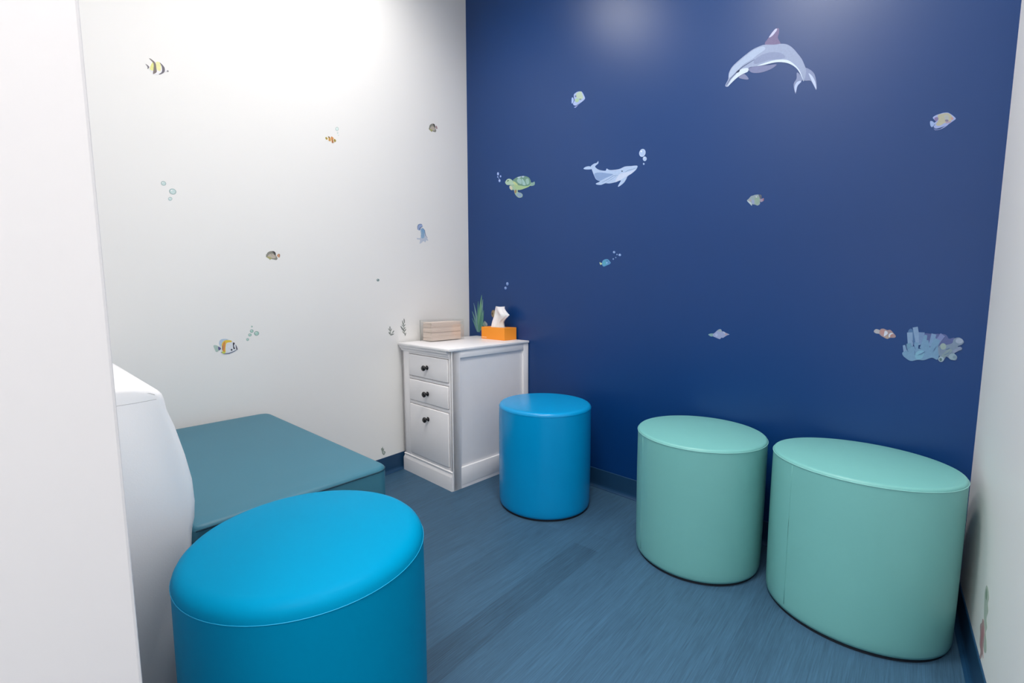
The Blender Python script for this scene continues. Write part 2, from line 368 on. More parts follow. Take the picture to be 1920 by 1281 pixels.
# clear holder of folded paper towels
TW, TD, TH = 0.100, 0.235, 0.118
tl = thing('napkin_holder', 'clear acrylic holder on top of the white cabinet beside the left wall', 'holder', cabw(0.008, 0.112), CRZ)
bm = bmesh.new(); s = 0.003
box(bm, 0, TW, 0, TD, 0, s); box(bm, 0, s, 0, TD, s, TH); box(bm, TW-s, TW, 0, TD, s, TH); box(bm, s, TW-s, 0, s, s, TH); box(bm, s, TW-s, TD-s, TD, s, TH)
obj('acrylic_box', bm, M_ACRYL, tl)
bm = bmesh.new(); box(bm, -0.0012, 0.0025, -0.0008, 0.0, 0, TH-.002); obj('edge_strip', bm, mat('acrylic_edge', (0.25, 0.28, 0.26), 0.3), tl)
zc = s+0.001
for i in range(22):
    th = 0.0048+random.uniform(-.0008, .0008)
    if zc+th > TH-0.012: break
    bm = bmesh.new()
    y0, y1 = 0.012+random.uniform(0, .004), TD-0.012-random.uniform(0, .01)
    x0, x1 = 0.007+random.uniform(0, .003), TW-0.007-random.uniform(0, .003)
    pr = [(x0, zc), (x1-.0008, zc), (x1, zc+th/2), (x1-.0008, zc+th), (x0, zc+th)]
    prism(bm, pr, y0, y1, 'y')
    o = obj('paper_towel', bm, M_TOWELD if i == 9 else (M_TOWEL, M_TOWEL2)[(i*7//3) % 2]); o.location = cabw(0.008, 0.112); o.rotation_euler = (0, 0, CRZ)
    if i == 0: tag(o, 'folded cream paper towel lowest in the clear holder', 'paper towel', 'folded paper towels in the holder')
    elif i == 9: tag(o, 'folded paper towel showing darker between the lighter ones in the clear holder', 'paper towel', 'folded paper towels in the holder')
    elif i < 9: tag(o, 'folded cream paper towel in the lower half of the stack in the clear holder', 'paper towel', 'folded paper towels in the holder')
    else: tag(o, 'folded cream paper towel in the upper half of the stack in the clear holder', 'paper towel', 'folded paper towels in the holder')
    zc += th+0.00015
# tissue box
BX, BY, BZ = 0.193, 0.098, 0.070
tb = thing('tissue_box', 'bright orange cardboard tissue box on top of the white cabinet', 'tissue box', cabw(0.150, 0.443), CRZ)
bm = bmesh.new(); box(bm, 0, BX, 0, BY, 0, BZ, 0.0012, 1); obj('carton', bm, M_ORANGE, tb)
bm = bmesh.new(); loft(bm, [[(BX/2+a*0.055*cos(2*pi*k/32), BY/2+a*0.025*sin(2*pi*k/32), z) for k in range(32)] for a, z in [(1, BZ), (1, BZ+.0008)]])
obj('opening_film', bm, M_DARKSLOT, tb)
bm = bmesh.new(); box(bm, 0.006, 0.046, -0.0006, 0.0, 0.007, 0.013); obj('printed_mark', bm, M_ORANGEL, tb)
bm = bmesh.new()                                       # crumpled sheet pulled up from the slot
rows = [(0.00, -0.050, 0.036), (0.12, -0.047, 0.035), (0.25, -0.043, 0.035), (0.40, -0.041, 0.050), (0.52, -0.039, 0.068), (0.60, -0.038, 0.078), (0.68, -0.036, 0.066), (0.80, -0.032, 0.050), (0.90, -0.027, 0.040), (1.0, -0.020, 0.038)]
R = []; n = 48; HT = 0.118
for q, xl, xr in rows:
    xr *= 1+0.22*min(1, q*2)
    ring = []
    dep = 0.020*(1-q*.6)+0.004
    for k in range(n):
        a = 2*pi*k/n; c = (xl+xr)/2; h = (xr-xl)/2
        fold = 1+0.30*sin(5*a+q*3.0)+0.16*sin(11*a-q*5)
        ring.append((BX/2+c+h*cos(a)*(1+0.03*sin(7*a+5*q)), BY/2+dep*sin(a)*fold+0.006*sin(q*5+2*cos(a)), BZ+0.0005+HT*q+0.0015*sin(2*a+1)*q))
    R.append(ring)
loft(bm, R); o = obj('tissue', bm, M_TISSUE, None, 50); o.location = cabw(0.150, 0.443); o.rotation_euler = (0, 0, CRZ)
tag(o, 'crumpled white tissue standing up out of the orange tissue box', 'tissue')

# ------------------------------------------------------------------ wall stickers
PLANES = {'b': (Vector((0, 0, 0)), N_BLUE), 'w': (Vector((0, 0, 0)), N_WHITE), 'r': (CR, N_RIGHT)}
GAIN = {'b': 0.92, 'w': 1.15, 'r': 1.15}
_mc = {}
def smat(col, wl):
    key = (col, wl)
    if key not in _mc:
        c = tuple(min(0.9, v*GAIN[wl]) for v in lin(col))
        _mc[key] = mat('sticker_print', c, 0.5, 0.3, noise=0.10, nscale=160)
    return _mc[key]
def crom(P, n=4):
    out = []; k = len(P)
    for i in range(k):
        p0, p1, p2, p3 = [Vector(P[(i+j) % k]) for j in (-1, 0, 1, 2)]
        for s in range(n):
            t = s/n
            out.append(0.5*((2*p1)+(p2-p0)*t+(2*p0-5*p1+4*p2-p3)*t*t+(3*p1-p0-3*p2+p3)*t*t*t))
    return out
def add_patch(bm, pix, wl, layer, mi, smooth=True):
    P, n = PLANES[wl]
    if smooth: pix = crom(pix)
    d0, d1 = 0.0002, 0.0005+0.00008*layer
    A = []; B = []
    for q in pix:
        h = hit(q[0], q[1], P, n); A.append(bm.verts.new(h+n*d1)); B.append(bm.verts.new(h+n*d0))
    f = bm.faces.new(A); f.material_index = mi; k = len(A)
    for i in range(k):
        g = bm.faces.new((A[i], B[i], B[(i+1) % k], A[(i+1) % k])); g.material_index = mi
def local(o, wl):
    me = o.data; c = Vector((0, 0, 0))
    for v in me.vertices: c += v.co
    c /= len(me.vertices)
    for v in me.vertices: v.co -= c
    o.location = c
def stroke(pts, wd, taper=False):
    """thin tapered stroke as a polygon"""
    L = []; Rr = []; n = len(pts)
    for i, p in enumerate(pts):
        a = Vector(pts[max(0, i-1)]); b = Vector(pts[min(n-1, i+1)]); t = (b-a).normalized(); nn = Vector((-t.y, t.x))
        ww = wd*(0.5*min(1, 0.35+i/3))*(1-(i/(n-1))**2.2)+wd*0.04 if taper else wd*(0.25+0.75*sin(pi*(0.12+0.76*i/(n-1))))/2
        L.append(Vector(p)+nn*ww); Rr.append(Vector(p)-nn*ww)
    return L+Rr[::-1]
def ell(cx, cy, rx, ry, a=0, n=18):
    return [(cx+rx*cos(2*pi*k/n)*cos(a)-ry*sin(2*pi*k/n)*sin(a), cy+rx*cos(2*pi*k/n)*sin(a)+ry*sin(2*pi*k/n)*cos(a)) for k in range(n)]
def sticker(name, label, cat, wl, org, sc, patches, group=None, parent=None):
    """patches: (colour, points[, 'f'lat / 's'mooth / ('l', width)]) in the zoomed crop's own units"""
    bm = bmesh.new(); mats = []
    for i, p in enumerate(patches):
        col, pts = p[0], p[1]; mode = p[2] if len(p) > 2 else 's'
        if isinstance(mode, tuple): pts = stroke(pts, mode[1], mode[0] == 't'); mode = 'f'
        pix = [(org[0]+a[0]/sc, org[1]+a[1]/sc) for a in pts]
        m = smat(col, wl)
        if m not in mats: mats.append(m)
        add_patch(bm, pix, wl, i, mats.index(m), mode == 's')
    me = bpy.data.meshes.new(name); bm.to_mesh(me); bm.free()
    o = link(name, me, mats); local(o, wl)
    if parent is None: tag(o, label, cat, group or 'sea life wall stickers')
    return o
def bubbles(label, wl, org, sc, items, col, ring, hi=None):
    """a cluster: each bubble a part"""
    P, n = PLANES[wl]
    c = hit(org[0]+items[0][0]/sc, org[1]+items[0][1]/sc, P, n)
    t = thing('bubble_sticker', label, 'wall sticker', c, 0, 'sea life wall stickers')
    for it in items:
        cx, cy, rx, ry = it[:4]; a = it[4] if len(it) > 4 else 0
        pt = [(ring, ell(cx, cy, rx, ry, a), 'f'), (col, ell(cx, cy, rx*.78, ry*.78, a), 'f')]
        if rx > 6/ (8/ sc): pt.append((hi or (235, 245, 250), ell(cx-rx*.3, cy-ry*.35, rx*.22, ry*.2), 'f'))
        o = sticker('bubble', None, None, wl, org, sc, pt, parent=t)
        o.parent = t; o.location = o.location - t.location

# --- blue wall
sticker('dolphin_sticker', 'large grey and white dolphin sticker leaping high on the blue wall', 'wall sticker', 'b', (1340, 30), 8.005, [
    ((118, 110, 148), [(755, 425), (800, 340), (860, 250), (920, 190), (965, 190), (965, 260), (950, 330), (990, 425), (900, 450)]),
    ((190, 196, 226), [(815, 320), (905, 200), (938, 205), (870, 295)]),
    ((120, 128, 168), [(510, 790), (640, 750), (800, 740), (930, 728), (860, 790), (700, 850), (560, 850)]),
    ((126, 134, 172), [(360, 925), (440, 870), (510, 940), (470, 955)]),
    ((132, 146, 184), [(1350, 790), (1420, 800), (1490, 860), (1520, 950), (1532, 1060), (1522, 1112), (1490, 1050), (1440, 975), (1340, 960)]),
    ((186, 202, 234), [(1410, 860), (1470, 910), (1510, 990), (1528, 1100), (1490, 1040), (1455, 970)]),
    ((130, 144, 182), [(1235, 850), (1290, 890), (1325, 950), (1260, 1020), (1235, 1090), (1215, 1168), (1190, 1080), (1190, 1010), (1230, 940)]),
    ((180, 198, 234), [(1280, 975), (1300, 990), (1245, 1050), (1216, 1150), (1200, 1070), (1230, 1000)]),
    ((150, 165, 198), [(160, 1045), (205, 950), (215, 860), (260, 770), (350, 680), (470, 580), (580, 500), (690, 450), (760, 432), (900, 432), (1000, 418), (1090, 430), (1170, 480), (1250, 570), (1310, 650), (1350, 740), (1372, 810), (1365, 900), (1335, 985), (1310, 910), (1270, 810), (1200, 740), (1100, 700), (1000, 690), (880, 705), (760, 735), (640, 755), (520, 775), (500, 830), (430, 870), (350, 920), (280, 980), (230, 1030), (195, 1065)]),
    ((168, 186, 216), [(215, 930), (225, 860), (270, 775), (360, 690), (480, 590), (600, 505), (720, 460), (760, 500), (650, 580), (560, 650), (420, 740), (320, 850)]),
    ((134, 148, 184), [(600, 660), (720, 580), (860, 545), (1000, 560), (1060, 620), (980, 648), (820, 660), (700, 700), (600, 720)]),
    ((205, 222, 244), [(640, 750), (760, 705), (900, 665), (1040, 655), (1130, 680), (1210, 740), (1270, 810), (1310, 900), (1335, 980), (1290, 880), (1240, 800), (1170, 742), (1080, 706), (960, 695), (840, 710), (720, 740)]),
    ((200, 216, 240), [(195, 1062), (250, 960), (330, 868), (400, 800), (500, 785), (500, 835), (430, 870), (350, 920), (270, 990)]),
    ((90, 104, 140), [(175, 1040), (240, 940), (330, 845), (420, 765), (500, 715), (600, 655)], ('l', 13)),
    ((50, 60, 90), [(325, 855), (345, 822), (378, 808), (368, 842)]),
])
sticker('whale_sticker', 'pale blue humpback whale sticker on the blue wall between the bubbles and the turtle', 'wall sticker', 'b', (1080, 260), 11.644, [
    ((172, 198, 236), [(165, 655), (220, 615), (300, 605), (350, 640), (340, 668), (220, 674)]),
    ((172, 196, 232), [(345, 668), (325, 605), (390, 550), (455, 528), (485, 490), (487, 540), (430, 590), (422, 622), (480, 670), (560, 695), (650, 700), (670, 655), (735, 685), (850, 680), (960, 660), (1070, 610), (1200, 600), (1290, 590), (1345, 600), (1310, 680), (1220, 760), (1130, 820), (1100, 880), (1040, 970), (930, 1050), (925, 1020), (980, 915), (870, 950), (730, 980), (640, 975), (550, 1010), (460, 1005), (435, 980), (500, 950), (520, 930), (440, 890), (390, 790), (355, 700)]),
    ((132, 160, 206), [(400, 770), (520, 740), (700, 760), (810, 785), (650, 860), (520, 925), (450, 890)]),
    ((110, 135, 185), [(560, 960), (700, 890), (820, 810), (920, 800)], ('l', 10)),
    ((120, 145, 190), [(640, 975), (760, 900), (880, 820)], ('l', 7)),
    ((196, 210, 238), [(950, 780), (1080, 740), (1240, 700), (1300, 670), (1220, 755), (1120, 815), (980, 900), (860, 935)]),
    ((100, 125, 170), [(1070, 732), (1150, 690), (1230, 670), (1310, 645)], ('l', 8)),
    ((40, 55, 90), ell(1008, 712, 15, 13), 'f'),
])
bubbles('group of three pale blue bubbles above the whale nose on the blue wall', 'b', (1080, 260), 11.644, [(1450, 312, 68, 88, .3), (1502, 440, 42, 50), (1480, 552, 16, 22)], (165, 190, 230), (185, 208, 240))
sticker('turtle_sticker', 'green and cream sea turtle sticker on the blue wall left of the whale', 'wall sticker', 'b', (910, 300), 14.233, [
    ((135, 170, 165), [(1190, 600), (1260, 605), (1312, 578), (1322, 640), (1290, 682), (1200, 690)]),
    ((160, 190, 165), [(650, 690), (740, 670), (870, 740), (865, 850), (950, 880), (995, 930), (978, 990), (900, 1008), (830, 960), (780, 880), (760, 800), (700, 808), (650, 760)]),
    ((140, 165, 195), [(860, 880), (950, 890), (985, 940), (960, 985), (900, 990), (840, 940)]),
    ((165, 195, 150), [(740, 590), (880, 670), (1050, 690), (1215, 640), (1180, 700), (1080, 750), (900, 802), (790, 740)]),
    ((175, 205, 185), [(532, 595), (570, 530), (630, 500), (690, 520), (740, 570), (800, 650), (700, 665), (590, 668), (550, 640)]),
    ((110, 150, 135), [(730, 550), (800, 490), (880, 450), (1000, 430), (1100, 440), (1170, 480), (1212, 560), (1212, 630), (1170, 680), (1050, 702), (930, 680), (840, 640), (770, 600)]),
    ((155, 190, 190), [(850, 530), (925, 490), (970, 560), (962, 645), (870, 600)]),
    ((158, 194, 195), [(975, 500), (1040, 560), (1080, 668), (1000, 660), (985, 590)]),
    ((150, 186, 180), [(1080, 530), (1150, 500), (1170, 620), (1110, 655)]),
    ((175, 198, 215), [(860, 465), (945, 440), (940, 470), (880, 490)]),
    ((175, 198, 215), [(975, 435), (1040, 430), (1030, 465), (985, 465)]),
    ((190, 205, 150), [(745, 575), (800, 590), (870, 660), (830, 670), (760, 625)]),
    ((60, 90, 70), [(585, 572), (610, 540), (632, 545), (610, 572)]),
    ((160, 130, 95), ell(808, 840, 24, 50, .2), 'f'),
    ((205, 200, 180), [(655, 710), (700, 700), (730, 760), (700, 800), (665, 770)]),
])
bubbles('cluster of five tiny pale bubbles left of the turtle on the blue wall', 'b', (910, 300), 14.233, [(340, 370, 27, 45), (408, 437, 20, 30), (333, 453, 16, 21), (360, 490, 12, 10), (380, 552, 28, 40)], (160, 185, 240), (150, 175, 230))
sticker('fish_sticker', 'pale yellow angelfish sticker on the blue wall left of the dolphin', 'wall sticker', 'b', (1050, 150), 18.3, [
    ((165, 190, 240), [(405, 620), (450, 610), (475, 700), (430, 800), (400, 790)]),
    ((165, 185, 230), [(480, 500), (540, 440), (620, 400), (730, 395), (770, 430), (820, 520), (860, 635), (790, 720), (700, 790), (600, 850), (540, 880), (470, 860), (450, 800), (500, 700), (480, 600)]),
    ((178, 198, 180), [(560, 470), (650, 410), (730, 405), (790, 560), (790, 640), (680, 640), (560, 600)]),
    ((165, 198, 165), [(520, 660), (640, 640), (640, 740), (560, 770), (530, 740)]),
    ((140, 160, 150), ell(700, 665, 40, 30), 'f'),
    ((150, 165, 220), [(480, 940), (560, 930), (690, 800), (600, 880), (540, 955)]),
    ((110, 120, 160), ell(540, 560, 30, 30), 'f'),
])
sticker('fish_sticker', 'pale yellow angelfish sticker on the blue wall right of the dolphin', 'wall sticker', 'b', (1720, 190), 18.3, [
    ((150, 175, 222), [(440, 690), (500, 680), (560, 720), (590, 790), (520, 880), (470, 870), (440, 800)]),
    ((155, 172, 220), [(530, 560), (640, 480), (780, 430), (900, 395), (1040, 388), (1130, 430), (1230, 500), (1320, 595), (1240, 670), (1130, 750), (980, 840), (760, 910), (640, 930), (560, 880), (600, 800), (580, 740), (640, 700), (590, 640)]),
    ((176, 176, 158), [(700, 490), (860, 425), (1060, 410), (1180, 500), (1210, 600), (1130, 690), (930, 750), (800, 830), (690, 840), (640, 780), (720, 660)]),
    ((170, 176, 180), [(920, 520), (1010, 470), (1080, 540), (1060, 640), (960, 620)]),
    ((128, 118, 165), [(590, 570), (690, 545), (725, 610), (650, 690), (600, 650)]),
    ((128, 124, 150), ell(1010, 665, 62, 38), 'f'),
    ((188, 150, 150), [(1150, 560), (1220, 560), (1240, 610), (1170, 640)]),
    ((170, 150, 175), [(980, 720), (1100, 690), (1180, 690), (1120, 730), (990, 760)]),
    ((160, 175, 225), [(1070, 790), (960, 880), (830, 950), (700, 990), (600, 1000), (760, 960), (900, 890)]),
    ((100, 120, 170), [(640, 1000), (560, 950), (600, 930), (700, 960), (820, 940)]),
])
sticker('fish_sticker', 'small grey and pink butterfly fish sticker in the middle of the blue wall', 'wall sticker', 'b', (1380, 340), 21.35, [
    ((150, 140, 165), [(940, 720), (1040, 700), (1110, 680), (1100, 780), (1060, 810), (990, 830)]),
    ((150, 110, 130), [(1060, 730), (1112, 680), (1108, 780), (1070, 770)]),
    ((140, 160, 170), [(440, 780), (520, 690), (600, 600), (690, 570), (780, 540), (920, 540), (960, 620), (960, 800), (960, 900), (900, 960), (840, 970), (750, 930), (640, 920), (560, 870)]),
    ((135, 160, 150), [(760, 620), (900, 620), (940, 700), (930, 850), (850, 940), (770, 900)]),
    ((90, 98, 115), [(900, 560), (960, 530), (1020, 560), (1025, 680), (960, 700), (940, 620)]),
    ((140, 155, 195), [(640, 770), (720, 760), (720, 890), (660, 900)]),
    ((165, 150, 160), [(520, 740), (590, 730), (600, 800), (540, 800)]),
    ((175, 195, 205), [(450, 785), (520, 800), (610, 860), (640, 980), (570, 920), (500, 850)]),
    ((190, 190, 205), [(790, 610), (830, 600), (850, 650), (800, 650)]),
])
sticker('fish_sticker', 'tiny turquoise fish sticker with a yellow tail on the blue wall', 'wall sticker', 'b', (1100, 450), 18.3, [
    ((185, 205, 165), [(440, 765), (500, 790), (545, 800), (500, 850), (470, 850)]),
    ((90, 155, 200), [(530, 800), (550, 720), (600, 680), (660, 660), (730, 665), (780, 715), (825, 780), (790, 830), (700, 870), (590, 915), (540, 870)]),
    ((88, 165, 190), [(570, 740), (630, 720), (650, 820), (600, 870), (560, 840)]),
    ((50, 90, 140), [(690, 720), (715, 690), (712, 750)]),
    ((140, 185, 225), ell(692, 785, 20, 38), 'f'),
    ((95, 130, 190), [(740, 740), (800, 770), (800, 810), (750, 800)]),
])
bubbles('cluster of five small bubbles above the tiny turquoise fish', 'b', (1100, 450), 18.3, [(942, 420, 42, 42), (1138, 515, 46, 44), (1042, 500, 20, 26), (1000, 605, 20, 20), (915, 655, 24, 30)], (135, 165, 215), (125, 155, 205))
bubbles('pair of tiny bubbles on the blue wall above the tissue box', 'b', (880, 520), 10.675, [(762, 130, 26, 36), (726, 215, 26, 30)], (125, 155, 210), (110, 140, 200))
sticker('shell_sticker', 'pale pointed spiral seashell sticker low on the blue wall', 'wall sticker', 'b', (1310, 600), 24, [
    ((128, 165, 170), [(435, 660), (520, 620), (650, 615), (700, 680), (640, 740), (540, 738)]),
    ((150, 162, 202), [(650, 640), (740, 570), (830, 480), (930, 420), (1010, 430), (1060, 520), (1120, 520), (1240, 590), (1385, 655), (1290, 690), (1200, 740), (1100, 805), (1020, 800), (960, 862), (880, 840), (740, 780), (660, 740)]),
    ((150, 168, 180), [(840, 500), (930, 425), (1005, 440), (1040, 530), (930, 530)]),
    ((165, 180, 215), [(760, 620), (860, 640), (840, 740), (760, 720)]),
    ((168, 152, 165), [(1190, 600), (1260, 610), (1300, 660), (1220, 690), (1180, 650)]),
    ((175, 190, 215), [(1120, 530), (1200, 590), (1180, 620), (1110, 570)]),
])
sticker('fish_sticker', 'orange and white clownfish sticker beside the coral on the blue wall', 'wall sticker', 'b', (1620, 590), 8.727, [
    ((170, 172, 182), [(160, 275), (190, 240), (235, 245), (290, 275), (300, 320), (250, 315), (190, 305)]),
    ((160, 140, 145), [(250, 290), (270, 240), (320, 230), (380, 255), (430, 250), (480, 300), (520, 350), (500, 378), (430, 380), (380, 398), (320, 370), (260, 330)]),
    ((178, 138, 138), [(265, 290), (290, 250), (330, 260), (340, 310), (310, 340)]),
    ((200, 208, 226), [(340, 270), (375, 275), (390, 310), (350, 345), (325, 350)]),
    ((195, 205, 220), [(405, 330), (440, 300), (480, 310), (450, 325), (425, 365), (405, 370)]),
    ((170, 155, 145), [(355, 350), (400, 355), (390, 395), (355, 380)]),
    ((172, 130, 130), [(425, 350), (455, 320), (475, 335), (450, 365)]),
])
def tubep(x0, y0, x1, y1, w0, w1):
    t = Vector((x1-x0, y1-y0)).normalized(); n = Vector((-t.y, t.x)); a = Vector((x0, y0)); b = Vector((x1, y1))
    return [a+n*w0, b+n*w1, b-n*w1, a-n*w0]
corp = []
LB, MB, DB = (125, 155, 192), (112, 150, 185), (92, 120, 165)
corp.append(((88, 100, 150), [(960, 330), (1120, 315), (1330, 325), (1390, 395), (1480, 380), (1500, 480), (1300, 560), (1000, 560)]))
corp.append(((80, 115, 160), [(790, 240), (720, 290), (800, 480), (830, 500), (870, 480)]))
for a in [(760, 520, 750, 292, 42, 46, LB), (890, 500, 838, 205, 40, 42, LB), (935, 480, 945, 290, 36, 48, (112, 140, 182)), (960, 560, 1015, 335, 52, 20, MB), (1090, 520, 1145, 318, 38, 40, (118, 150, 190)), (1180, 480, 1290, 330, 40, 44, (118, 132, 182)), (1100, 640, 1200, 400, 60, 56, MB), (850, 600, 860, 455, 36, 34, MB), (770, 660, 730, 470, 60, 34, (104, 145, 175)), (690, 680, 655, 500, 36, 20, LB), (1040, 560, 1035, 420, 36, 20, MB)]:
    corp.append((a[6], tubep(*a[:6]), 'f'))
corp.append((MB, [(630, 620), (690, 590), (800, 520), (900, 560), (1000, 540), (1100, 540), (1210, 530), (1230, 640), (1200, 738), (1110, 705), (980, 745), (880, 740), (765, 758), (680, 710), (635, 665)]))
corp.append(((120, 168, 196), [(840, 640), (900, 590), (980, 600), (960, 700), (880, 735), (840, 700)]))
corp.append(((120, 140, 165), [(1220, 520), (1320, 500), (1440, 470), (1470, 400), (1560, 375), (1635, 440), (1600, 490), (1530, 520), (1600, 540), (1590, 580), (1500, 600), (1480, 640), (1525, 690), (1500, 745), (1420, 735), (1350, 690), (1310, 740), (1260, 772), (1215, 740), (1240, 690), (1220, 640)]))
corp.append(((150, 165, 190), ell(1560, 430, 62, 44), 'f')); corp.append(((145, 165, 165), ell(1295, 520, 50, 52), 'f'))
corp.append(((150, 172, 190), ell(1262, 730, 46, 44), 'f')); corp.append(((85, 115, 120), ell(1255, 735, 22, 26), 'f'))
corp.append(((140, 165, 182), ell(1450, 690, 66, 52), 'f')); corp.append(((120, 145, 165), ell(1478, 694, 26, 26), 'f'))
corp.append(((130, 145, 175), tubep(1460, 610, 1585, 545, 26, 24), 'f'))
corp.append(((128, 150, 160), [(1290, 640), (1400, 560), (1440, 600), (1330, 690), (1270, 690)]))
for s_ in [[(720, 610), (700, 540), (690, 480)], [(845, 570), (820, 500), (790, 420)], [(835, 660), (830, 590)], [(1000, 600), (940, 640), (890, 655)], [(1250, 600), (1240, 520)], [(1310, 660), (1380, 630), (1400, 600)], [(1340, 570), (1400, 545)], [(1130, 600), (1180, 520)]]:
    corp.append((DB, s_, ('l', 9)))
sticker('coral_sticker', 'pale blue branching coral sticker on the blue wall near the right corner', 'wall sticker', 'b', (1620, 590), 8.727, corp)
# sea grass, behind the tissue box
gp = []
for pts, wd, c in [([(175, 1100), (120, 960), (55, 815)], 26, (95, 140, 140)), ([(160, 1090), (130, 850), (55, 680)], 30, (105, 150, 145)), ([(180, 1090), (150, 780), (88, 515)], 32, (120, 155, 165)), ([(190, 1080), (175, 760), (178, 480)], 36, (90, 145, 125)), ([(200, 1080), (205, 700), (250, 355)], 44, (115, 165, 130)), ([(225, 1060), (240, 760), (272, 440)], 40, (120, 160, 155)), ([(240, 1050), (265, 820), (290, 660)], 34, (95, 145, 130)), ([(200, 1100), (222, 880), (262, 600)], 40, (85, 135, 120))]:
    q = [Vector(p) for p in pts]; P3 = [q[0]*(1-t)**2+q[1]*2*t*(1-t)+q[2]*t*t for t in [i/8 for i in range(9)]]
    gp.append((c, P3, ('t', wd*1.25)))
sticker('seagrass_sticker', 'tall green seagrass sticker on the blue wall left of the tissue box', 'wall sticker', 'b', (880, 520), 10.675, gp)
sticker('shell_sticker', 'small brown shell sticker on the blue wall behind the white tissue', 'wall sticker', 'b', (880, 520), 10.675, [
    ((140, 125, 100), [(440, 730), (455, 670), (490, 655), (530, 680), (540, 760), (510, 808), (460, 795)]), ((90, 80, 60), ell(458, 730, 12, 24), 'f'), ((165, 150, 120), [(480, 680), (510, 690), (500, 780), (480, 770)])])
sticker('shell_sticker', 'small grey shell sticker on the blue wall peeking over the orange tissue box', 'wall sticker', 'b', (880, 520), 10.675, [
    ((125, 150, 140), [(270, 960), (300, 880), (330, 890), (365, 940), (350, 985)]), ((160, 160, 170), [(315, 890), (360, 935), (345, 970), (320, 930)])])

# --- left wall
sticker('fish_sticker', 'yellow and black striped moorish idol fish sticker high on the white wall', 'wall sticker', 'w', (240, 80), 6.4, [
    ((225, 225, 228), [(250, 290), (300, 225), (350, 215), (400, 245), (440, 300), (485, 342), (440, 350), (390, 382), (330, 385), (290, 375), (270, 330)]),
    ((214, 214, 140), [(262, 300), (300, 228), (325, 260), (310, 330), (275, 330)]),
    ((222, 220, 165), [(335, 235), (385, 240), (395, 300), (385, 340), (345, 320)]),
    ((120, 112, 110), [(255, 188), (300, 215), (330, 250), (340, 310), (342, 355), (300, 376), (305, 320), (305, 250)]),
    ((105, 102, 112), [(380, 240), (420, 275), (440, 310), (435, 355), (385, 382), (370, 378), (405, 350), (405, 290)]),
    ((110, 108, 118), [(210, 255), (250, 285), (250, 305), (232, 315), (235, 290)]),
    ((130, 128, 132), [(465, 338), (478, 332), (488, 346), (475, 352)]),
])
sticker('fish_sticker', 'small orange clownfish sticker on the white wall', 'wall sticker', 'w', (605, 230), 28.475, [
    ((235, 215, 195), [(140, 790), (190, 760), (260, 830), (300, 740), (400, 800), (470, 740), (560, 800), (640, 860), (720, 960), (660, 1040), (560, 1090), (480, 1060), (420, 1000), (310, 970), (240, 900), (180, 910)]),
    ((165, 150, 75), [(140, 800), (185, 768), (250, 820), (262, 880), (210, 910), (160, 870)]),
    ((190, 145, 80), [(285, 745), (340, 745), (400, 810), (420, 880), (425, 980), (320, 970), (320, 860)]),
    ((110, 95, 70), [(285, 745), (335, 742), (390, 800), (340, 820)]),
    ((200, 140, 85), [(455, 745), (520, 770), (580, 840), (545, 920), (565, 1060), (500, 1075), (470, 960), (440, 870)]),
    ((155, 105, 70), [(510, 890), (545, 900), (570, 1070), (500, 1080)]),
    ((150, 135, 65), [(600, 890), (650, 885), (710, 965), (670, 1030), (610, 1010), (590, 950)]),
])
bubbles('two faint teal bubbles above the small orange clownfish on the white wall', 'w', (605, 230), 28.475, [(765, 340, 85, 105), (798, 552, 34, 45), (838, 680, 26, 26)], (205, 222, 218), (160, 180, 178))
FB = [((132, 132, 124), [(0.0, .60), (.06, .40), (.10, .22), (.25, .06), (.45, .0), (.66, .02), (.78, .18), (.80, .42), (.88, .62), (.95, .82), (.86, .98), (.70, .95), (.56, .90), (.40, .88), (.34, .98), (.26, .85), (.12, .74)]),
      ((182, 172, 160), [(.14, .55), (.35, .30), (.55, .30), (.76, .52), (.80, .72), (.60, .80), (.34, .72)]),
      ((168, 165, 115), [(.05, .64), (.25, .62), (.50, .78), (.40, .88), (.34, .96), (.24, .84)]),
      ((60, 56, 54), [(.50, .04), (.66, .03), (.78, .18), (.80, .44), (.72, .42), (.64, .20)])]
def fb(x0, y0, wd, hg, tail):
    out = [(c, [(x0+a*wd, y0+b*hg) for a, b in p]) for c, p in FB]
    return [tail]+out
sticker('fish_sticker', 'small grey and yellow butterfly fish sticker high on the white wall by the corner', 'wall sticker', 'w', (795, 225), 42.7,
        fb(385, 300, 620, 690, ((165, 140, 142), [(900, 560), (950, 470), (1010, 480), (1060, 600), (1065, 710), (990, 720), (950, 660)])) +
        [((110, 112, 108), [(420, 610), (500, 470), (560, 360)], ('l', 26)), ((165, 165, 162), [(600, 520), (660, 440), (680, 370)], ('l', 20))])
sticker('fish_sticker', 'yellow and grey butterfly fish sticker with orange tail, centre of the white wall', 'wall sticker', 'w', (490, 460), 32, 
        fb(275, 352, 730, 540, ((195, 145, 115), [(930, 620), (1000, 530), (1050, 508), (1110, 560), (1110, 650), (1070, 740), (1000, 700)])) +
        [((120, 85, 70), [(1030, 520), (1085, 560), (1100, 650), (1070, 735)], ('l', 34)), ((50, 54, 56), ell(298, 580, 16, 30), 'f'), ((120, 118, 110), [(540, 470), (600, 560), (660, 620)], ('l', 20)), ((125, 122, 112), [(640, 400), (700, 480), (770, 560)], ('l', 20))])
bubbles('three teal bubbles on the left of the white wall', 'w', (260, 310), 6.4, [(298, 217, 32, 26, .4), (408, 315, 44, 34, .35), (378, 403, 24, 22)], (190, 208, 208), (148, 172, 172))
